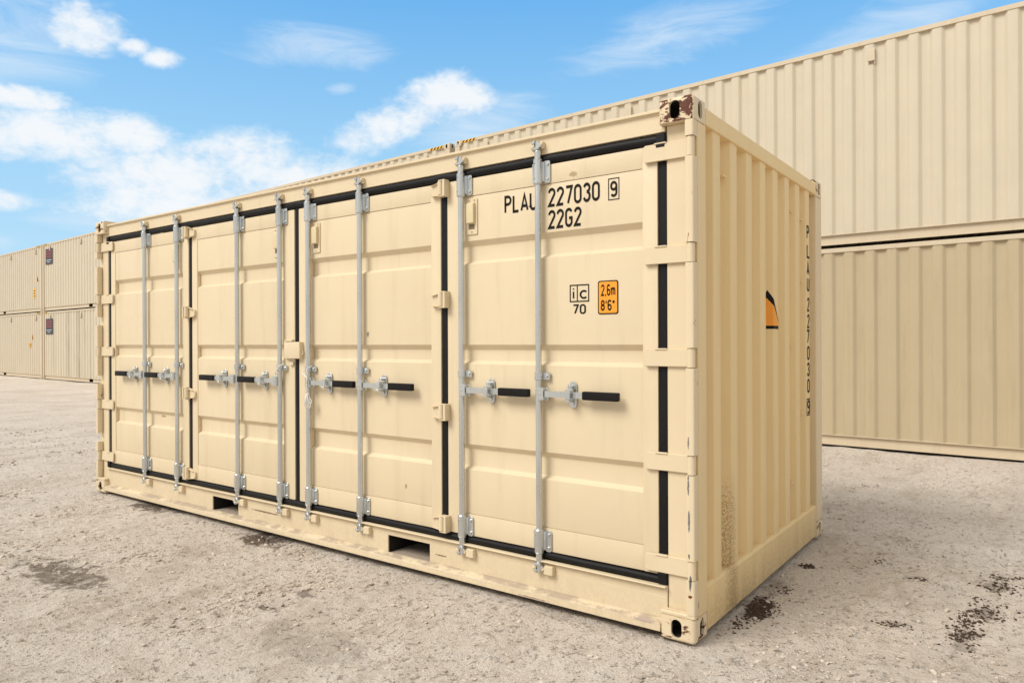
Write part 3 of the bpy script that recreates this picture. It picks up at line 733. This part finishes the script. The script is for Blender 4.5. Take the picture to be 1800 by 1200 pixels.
# ================================================================== THE ROW OF HIGH CONTAINERS BEHIND
TH = .0562; J = Vector((-8.76, 8.380, 0)); DIR = Vector((math.cos(TH), -math.sin(TH), 0))
RL, RW, RH = 12.192, 2.438, 2.896
Z0 = -.122
RPROF = corr_profile(.14, RL-.14, .21, .104, .040, .094, .036)
def row_container(mwall, s0, z, **kw):
    """one high container in its own coordinates: origin at the front left foot"""
    R_ = empty('shipping_container', (0, 0, 0), **kw)
    for (x, sx) in ((0, 1), (RL, -1)):
        for (y, sy) in ((0, 1), (RW, -1)):
            for zc in (0, RH-.118): casting(x, y, zc, sx, sy, 'corner_casting', M_rowrail, R_, top=zc > 0)
            MB().box(x+sx*.003, x+sx*.14, y+sy*.003, y+sy*.15, .118, RH-.118).build('corner_post', M_rowrail, R_, bevel=.005)
    for (y, sy) in ((0, 1), (RW, -1)):
        mb = MB(); a, b = .178, RL-.178
        mb.box(a, b, min(y+sy*.004, y+sy*.064), max(y+sy*.004, y+sy*.064), RH-.082, RH-.018)
        mb.build('top_side_rail', M_rowrail, R_, bevel=.003)
        mb = MB()
        if y == 0:
            mb.box(a, b, .012, .075, .172, .181)
            pk = [(4.92, 5.28), (6.91, 7.27)]; xs_ = [a, 4.92, 5.28, 6.91, 7.27, b]
            for i in (0, 2, 4): mb.box(xs_[i], xs_[i+1], .052, .060, .045, .1715)
            for p0_, p1_ in pk: mb.box(p0_, p1_, .052, .060, .160, .1715)
            mb.box(a, b, .020, .060, .034, .0445)
            for p0_, p1_ in pk: mb.box(p0_, p1_, .30, .31, .045, .165)
        else: mb.box(a, b, y-.06, y-.02, .034, .181)
        br_ = mb.build('bottom_side_rail', M_rowrail, R_)
        mb = MB(); corr_sheet(mb, RPROF, (lambda u, dd, zz: (u, .014+dd, zz)) if y == 0 else (lambda u, dd, zz: (u, RW-.014-dd, zz)), .1805, RH-.081)
        if y: mb.flip()
        wl = mb.build('side_wall', mwall, R_, angle=28)
        if y == 0: SW = wl
    for xe, sx in ((0, 1), (RL, -1)):
        MB().box(min(xe+sx*.02, xe+sx*.06), max(xe+sx*.02, xe+sx*.06), .150, RW-.150, .05, RH-.05).build('end_wall', M_rowrail, R_)
    MB().box(.06, RL-.06, .06, RW-.06, RH-.045, RH-.03).build('roof', M_rowrail, R_)
    for vx in (.86, 4.10, 8.10, 11.33):
        c_ = min((RPROF[i][0]+RPROF[i+1][0])/2 for i in range(len(RPROF)-1) if RPROF[i][1] == 0 and RPROF[i+1][1] == 0 and RPROF[i+1][0]-RPROF[i][0] > .05 and abs((RPROF[i][0]+RPROF[i+1][0])/2-vx) < .15)+.03
        mb = MB(); zt_ = RH-.145
        mb.prism([(.0135, zt_-.23), (.010, zt_-.23), (.010, zt_-.19), (-.004, zt_-.18), (-.004, zt_-.03), (.010, zt_-.02), (.010, zt_), (.0135, zt_)], 'x', c_-.045, c_+.045)
        mb.mk(1).box(c_-.035, c_+.035, .0055, .0095, zt_-.222, zt_-.187); mb.build('vent', [M_rowrail, M_ventdark], SW)
    R_['_s'] = s0
    return R_, SW
def hazard(parent, x0, x1, z0, z1):
    mb = MB().box(x0, x1, .0015, .0042, z0, z1).mk(1); n = 4; wd = (x1-x0)/n
    for k in range(n):
        xa = x0+wd*k; mb.prism([(xa+.002, z0+.001), (xa+wd*.5, z0+.001), (xa+wd*.98, z1-.001), (xa+wd*.48, z1-.001)], 'y', .0005, .0035)
    mb.build('hazard_stripe', [M_yellow, M_black], parent)
def place(R_, s0, zlev):
    R_.location = J+DIR*s0+Vector((0, 0, Z0+zlev)); R_.rotation_euler = (0, 0, -TH)
def copy_tree(o, parent=None, novent=False):
    c = o.copy(); col.objects.link(c)
    if parent is not None: c.parent = parent
    for ch in o.children:
        if not (novent and ch.name.startswith('vent')): copy_tree(ch, c, novent)
    return c
GRP = 'stacked containers forming the row behind'
base, sw = row_container(M_row, .05, RH)
hazard(base, .20, .60, RH-.076, RH-.030); hazard(base, RL-.60, RL-.20, RH-.076, RH-.030)
bpy.context.view_layer.update()
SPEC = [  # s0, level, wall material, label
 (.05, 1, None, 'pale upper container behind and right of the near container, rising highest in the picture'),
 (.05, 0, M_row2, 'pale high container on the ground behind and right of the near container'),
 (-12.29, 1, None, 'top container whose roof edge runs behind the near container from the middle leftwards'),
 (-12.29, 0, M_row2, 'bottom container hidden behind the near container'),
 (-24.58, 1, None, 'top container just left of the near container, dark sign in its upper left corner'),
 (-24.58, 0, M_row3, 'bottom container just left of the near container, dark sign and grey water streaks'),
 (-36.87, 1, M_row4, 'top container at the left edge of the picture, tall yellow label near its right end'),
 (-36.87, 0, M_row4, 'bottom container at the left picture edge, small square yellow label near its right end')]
MADE = []
for i, (s0, lv, mw, lb_) in enumerate(SPEC):
    R_ = base if i == 0 else copy_tree(base, None, i == 1)
    MADE.append((R_, s0, lv, lb_, mw))
for R_, s0, lv, lb_, mw in MADE:
    if '_s' in R_: del R_['_s']
    R_['label'] = lb_; R_['category'] = 'shipping container'; R_['group'] = GRP
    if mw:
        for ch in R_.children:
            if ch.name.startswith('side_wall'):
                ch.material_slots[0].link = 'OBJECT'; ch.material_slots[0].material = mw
def wall_of(R_): return [c_ for c_ in R_.children if c_.name.startswith('side_wall')][0]
# signs and labels on the left-hand containers (still at the local origin, so built in local coordinates)
for idx, zt_ in ((4, 2.64), (5, 2.58)):
    wl = wall_of(MADE[idx][0]); x0 = .40
    sg = MB().box(x0, x0+.80, .001, .006, zt_-.66, zt_).mk(1)
    for k in range(3): sg.box(x0+.06, x0+.74, -.002, .0015, zt_-.14-.11*k, zt_-.085-.11*k)
    sg.mk(2).box(x0+.10, x0+.68, -.002, .0015, zt_-.50, zt_-.46); sg.box(x0+.2, x0+.55, -.002, .0015, zt_-.58, zt_-.545)
    sg.build('sign_board', [M_dark, M_red, M_pale], wl)
for idx, tx, tz, yx, yz, yw, yh in ((6, 11.55, 1.33, 11.18, .62, .22, .42), (7, 10.90, 1.72, 10.62, 1.36, .28, .20)):
    wl = wall_of(MADE[idx][0])
    MB().prism([(tx, tz), (tx+.22, tz), (tx+.13, tz+.22)], 'y', .006, .010).mk(1).prism([(tx+.11, tz+.03), (tx+.22, tz), (tx+.14, tz+.22)], 'y', .002, .0065).build('warning_label', [M_orange, M_black], wl)
    mb = MB().box(yx, yx+yw, .005, .009, yz, yz+yh).mk(1)
    for k in range(3): mb.box(yx+.05, yx+yw-.05, .001, .0055, yz+yh*(.15+.28*k), yz+yh*(.28+.28*k))
    mb.build('height_label', [M_yellow, M_black], wl)
for R_, s0, lv, lb_, mw in MADE: place(R_, s0, RH*lv)

# ================================================================== GROUND
def vnoise(X, Y, cell, seed):
    r_ = np.random.RandomState(seed); G_ = r_.rand(256, 256)
    x = X/cell; y = Y/cell; xi = np.floor(x).astype(int); yi = np.floor(y).astype(int); fx = x-xi; fy = y-yi
    fx = fx*fx*(3-2*fx); fy = fy*fy*(3-2*fy)
    g = lambda a, b: G_[a % 256, b % 256]
    return (g(xi, yi)*(1-fx)+g(xi+1, yi)*fx)*(1-fy)+(g(xi, yi+1)*(1-fx)+g(xi+1, yi+1)*fx)*fy-.5
def ridged(X, Y, cell, seed): return .5-np.abs(vnoise(X, Y, cell, seed))*2
def sst(a, b, v): t_ = np.clip((v-a)/(b-a), 0, 1); return t_*t_*(3-2*t_)
def gz(X, Y):
    base_ = -.014-.108*sst(2.7, 6.3, Y)
    # distance outside the container footprint
    dx = np.maximum(np.maximum(-6.10-X, X-.04), 0); dy = np.maximum(np.maximum(-.04-Y, Y-2.48), 0); dd = np.hypot(dx, dy)
    am = .25+.75*sst(0, .5, dd)
    xr = X*math.cos(.25)+Y*math.sin(.25); yr = -X*math.sin(.25)+Y*math.cos(.25)
    n = .030*vnoise(X, Y, 1.7, 1)+.026*vnoise(X, Y*.25, .48, 2)+.020*vnoise(X, Y*.3, .20, 8)
    near = sst(14, 5, np.hypot(X-1.3, Y+3.2))
    n += near*(.020*vnoise(X, Y, .19, 3)+.018*vnoise(X, Y*.6, .085, 4)+.011*vnoise(X+.3*Y, Y, .042, 5))
    n += near*.022*np.clip(ridged(X*.8+Y*.3, Y, .13, 6)-.25, 0, 1)+near*.02*np.clip(ridged(X+.1*Y, Y*.3, .3, 16)-.3, 0, 1)
    n += .010*sst(.5, .0, dd)*0
    z = base_+n*am
    # trickle of spoil along the front and right foot of the container
    z += .012*np.exp(-((dd-.05)/.09)**2)*(dd > 0)*(vnoise(X, Y, .5, 11)+.15)
    # rut running to the right of the far corner
    z += .030*np.exp(-((Y-2.45-.22*(X-.1))/.10)**2)*sst(-.2, .15, X)*sst(2.6, 1.0, X)
    return z
def axis(lo, hi, d0, a, b, far):
    s_ = list(np.arange(lo, hi+1e-6, d0)); st = d0; v = hi
    while v < b: st = min(st*1.07, 40); v += st; s_.append(v)
    st = d0; v = lo; pre = []
    while v > a: st = min(st*1.07, 40); v -= st; pre.append(v)
    return np.array(pre[::-1]+s_)
gx = axis(-7.2, 2.6, .021, -500, 500, 0); gy = axis(-2.4, 3.2, .021, -300, 500, 0)
X, Y = np.meshgrid(gx, gy, indexing='xy'); Zg = gz(X, Y); ny, nx = X.shape
co = np.stack([X.ravel(), Y.ravel(), Zg.ravel()], 1)
idx = np.arange(nx*ny).reshape(ny, nx)
q = np.stack([idx[:-1, :-1].ravel(), idx[:-1, 1:].ravel(), idx[1:, 1:].ravel(), idx[1:, :-1].ravel()], 1)
def np_mesh(name, co, faces, m):
    me = bpy.data.meshes.new(name); k = faces.shape[1]
    me.vertices.add(len(co)); me.vertices.foreach_set('co', co.astype(np.float32).ravel())
    me.loops.add(faces.size); me.loops.foreach_set('vertex_index', faces.astype(np.int32).ravel())
    me.polygons.add(len(faces)); me.polygons.foreach_set('loop_start', np.arange(0, faces.size, k, dtype=np.int32))
    me.polygons.foreach_set('loop_total', np.full(len(faces), k, dtype=np.int32))
    me.polygons.foreach_set('use_smooth', np.ones(len(faces), dtype=bool)); me.update(calc_edges=True); me.validate()
    me.materials.append(m); o = bpy.data.objects.new(name, me); col.objects.link(o); return o
m_, t, b = mat('crushed_gravel_ground'); Pp = t.n('ShaderNodeNewGeometry').outputs['Position']
A = t.noise(Pp, .45, 5, .6); Bn = t.noise(Pp, 2.6, 6, .68, .4, scl=(1.3, .45, 1)); Cn = t.noise(Pp, 17, 6, .72, .3, scl=(1, .6, 1)); Dn = t.noise(Pp, 120, 4, .7)
c1 = t.mix(t.step(A, .35, .65), (.70, .62, .54), (.78, .705, .63))
c1 = t.mix(t.m('MULTIPLY', t.step(Bn, .50, .66), .45), c1, (.47, .39, .31))
c1 = t.mix(t.m('MULTIPLY', t.step(Bn, .46, .32), .55), c1, (.76, .68, .60))
c1 = t.mix(t.m('MULTIPLY', t.step(Cn, .53, .66), .38), c1, (.36, .295, .24))
c1 = t.mix(t.m('MULTIPLY', t.step(Cn, .46, .34), .32), c1, (.78, .71, .63))
c1 = t.mix(t.m('MULTIPLY', t.step(Dn, .56, .68), .40), c1, (.26, .205, .165))
c1 = t.mix(t.m('MULTIPLY', t.step(Dn, .42, .32), .35), c1, (.80, .74, .67))
pit = t.noise(Pp, 30, 4, .7, .2, scl=(1, .8, 1)); pit2 = t.noise(Pp, 75, 3, .65)
c1 = t.mix(t.m('MULTIPLY', t.step(pit, .60, .67), .45), c1, (.27, .215, .17))
c1 = t.mix(t.m('MULTIPLY', t.step(pit2, .64, .70), .55), c1, (.24, .19, .15))
c1 = t.mix(t.m('MULTIPLY', t.step(t.noise(Pp, 1.1, 4, .6, .3, scl=(1.2, .5, 1)), .50, .68), .35), c1, (.50, .42, .345))
# scattered small stones seen as cells
vo = t.n('ShaderNodeTexVoronoi'); t.put(vo.inputs['Vector'], Pp); vo.inputs['Scale'].default_value = 46
rn = t.sep(vo.outputs['Color'])
stn = t.m('MULTIPLY', t.step(vo.outputs['Distance'], .30, .22), t.step(rn[0], .80, .82))
c1 = t.mix(t.m('MULTIPLY', stn, .75), c1, t.mix(rn[1], (.22, .19, .17), (.62, .58, .53)))
# damp soil and spills with their own ragged outline
px_ = t.sep(Pp); wob = t.m('SUBTRACT', t.noise(Pp, 9, 6, .75), .5)
acc = None
for (sx_, sy_, ra, rb, st_) in [(-3.62, -1.27, .60, .20, .8), (-3.28, -.05, .38, .17, 1.), (-5.02, .02, .42, .16, .95), (.075, .70, .11, .22, 1.), (1.0, .92, .06, .09, .6), (1.12, 1.98, .10, .07, .5), (1.05, 1.30, .10, .16, .6),
                            (.70, .87, .08, .06, .45), (1.10, 1.78, .09, .10, .5), (.72, 1.70, .06, .08, .6), (-2.10, -.85, .12, .035, .8), (-2.10, -.60, .10, .05, .7), (.98, .78, .08, .06, .5), (.12, 1.60, .05, .05, .9), (-1.55, -1.0, .5, .2, .25), (.05,1.1,.08,.25,.4)]:
    u_ = t.m('DIVIDE', t.m('SUBTRACT', px_[0], sx_), ra); v_ = t.m('DIVIDE', t.m('SUBTRACT', px_[1], sy_), rb)
    qd = t.m('SUBTRACT', 1., t.m('ADD', t.m('MULTIPLY', u_, u_), t.m('MULTIPLY', v_, v_)))
    fq = t.m('MULTIPLY', t.step(t.m('ADD', qd, t.m('MULTIPLY', wob, 4.6)), .15, .9), st_)
    acc = fq if acc is None else t.m('MAXIMUM', acc, fq)
c1 = t.mix(t.m('MULTIPLY', acc, .88), c1, (.095, .060, .040))
t.put(b.inputs['Base Color'], c1); b.inputs['Roughness'].default_value = .95; b.inputs['Specular IOR Level'].default_value = .2
bp = t.n('ShaderNodeBump'); bp.inputs['Strength'].default_value = 1.; bp.inputs['Distance'].default_value = .034
hh = t.m('ADD', t.m('ADD', t.m('MULTIPLY', Cn, .9), t.m('MULTIPLY', t.noise(Pp, 48, 5, .75), .55)), t.m('ADD', t.m('MULTIPLY', Dn, .16), t.m('MULTIPLY', t.m('ADD', stn, t.m('MULTIPLY', t.step(pit, .58, .68), -2.)), .18)))
t.put(bp.inputs['Height'], hh); t.put(b.inputs['Normal'], bp.outputs[0])
g = np_mesh('ground', co, q, m_); g['kind'] = 'structure'

# loose stones
def stones(name, pts, sizes, m, seed, flat=.6):
    r_ = np.random.RandomState(seed)
    bm = bmesh.new(); bmesh.ops.create_icosphere(bm, subdivisions=1, radius=1.); iv = np.array([v.co[:] for v in bm.verts]); fi = np.array([[v.index for v in f.verts] for f in bm.faces]); bm.free()
    n = len(pts); k = len(iv)
    V = iv[None]*(1+.32*(r_.rand(n, k, 1)-.5)*2)
    sc = np.stack([1+.5*r_.rand(n), .7+.4*r_.rand(n), flat*(.6+.7*r_.rand(n))], 1)
    V = V*sc[:, None, :]*sizes[:, None, None]
    a = r_.rand(n)*6.283; ca, sa = np.cos(a)[:, None], np.sin(a)[:, None]
    x = V[..., 0]*ca-V[..., 1]*sa; y = V[..., 0]*sa+V[..., 1]*ca; tl = (r_.rand(n, 1)-.5)*.8
    z = V[..., 2]+x*tl
    V = np.stack([x+pts[:, 0:1], y+pts[:, 1:2], z+(gz(pts[:, 0], pts[:, 1])+sizes*.15)[:, None]], -1)
    F = fi[None]+(np.arange(n)*k)[:, None, None]
    o = np_mesh(name, V.reshape(-1, 3), F.reshape(-1, 3), m)
    o.data.polygons.foreach_set('use_smooth', np.zeros(len(o.data.polygons), dtype=bool))
    return o
m_, t, b = mat('loose_stone'); Pp = t.n('ShaderNodeNewGeometry').outputs['Position']
vo = t.n('ShaderNodeTexVoronoi'); t.put(vo.inputs['Vector'], Pp); vo.inputs['Scale'].default_value = 21
rn = t.sep(vo.outputs['Color'])
c1 = t.mix(rn[0], (.36, .30, .245), (.68, .61, .53)); c1 = t.mix(t.m('MULTIPLY', t.noise(Pp, 150, 3), .25), c1, (.30, .24, .19))
t.put(b.inputs['Base Color'], c1); b.inputs['Roughness'].default_value = .9
M_stone = m_
M_soil = plain('dark_soil', (.060, .034, .022), .95, var=.5, vs=80, bump=.8, bs=300)
r_ = np.random.RandomState(3); N = 170000
dist = 1.6*np.exp(r_.rand(N)*2.3); ang = yaw+(r_.rand(N)-.5)*1.45
PX = CAM.x-np.sin(ang)*dist; PY = CAM.y+np.cos(ang)*dist
inside = (PX > -6.07) & (PX < .01) & (PY > -.0) & (PY < 2.45)
clus = vnoise(PX, PY, .45, 21)+.5*vnoise(PX, PY, .15, 22)
keep = (~inside) & (r_.rand(N) < np.clip(.22+1.3*clus, .03, 1)*(1-.6*sst(-.5, .3, PX))) & (dist < 15) & (PY < 7.5)
PX, PY, dist = PX[keep], PY[keep], dist[keep]
sz = np.clip(np.exp(r_.randn(len(PX))*.55-5.45), .0018, .014)*(1+.05*dist)
o = stones('gravel', np.stack([PX, PY], 1), sz, M_stone, 5)
o['kind'] = 'stuff'; o['label'] = 'small pale loose stones scattered over the compacted yard'; o['category'] = 'gravel'
pts, szs = [], []
for (cx_, cy_, ra, rb, n_, s_) in [(.085, .70, .065, .14, 380, .008), (.06, .42, .05, .12, 90, .006), (1.0, .95, .07, .12, 120, .009), (1.13, 2.0, .10, .08, 60, .009), (.45, 1.95, .05, .05, 12, .008), (.10, 1.05, .05, .12, 60, .006), (1.06, 1.30, .10, .20, 170, .008), (.99, 1.12, .05, .10, 80, .008), (.70, .87, .09, .05, 60, .007), (1.10, 1.78, .09, .10, 90, .009),
                                   (.72, 1.70, .05, .05, 30, .008), (.10, 1.60, .04, .035, 60, .009), (-3.28, -.01, .20, .045, 160, .008), (-5.02, .05, .22, .05, 120, .008), (1.0, .8, .12, .1, 20, .006)]:
    for k in range(n_):
        xx, yy = cx_+r_.randn()*ra*.6, cy_+r_.randn()*rb*.6
        if -6.07 < xx < .012 and yy > -.02: continue
        pts.append((xx, yy)); szs.append(s_*(.35+.9*r_.rand()**2))
o = stones('soil_crumbs', np.array(pts), np.array(szs), M_soil, 9, .7)
o['kind'] = 'stuff'; o['label'] = 'dark brown soil crumbs dropped in patches beside the near container'; o['category'] = 'soil'
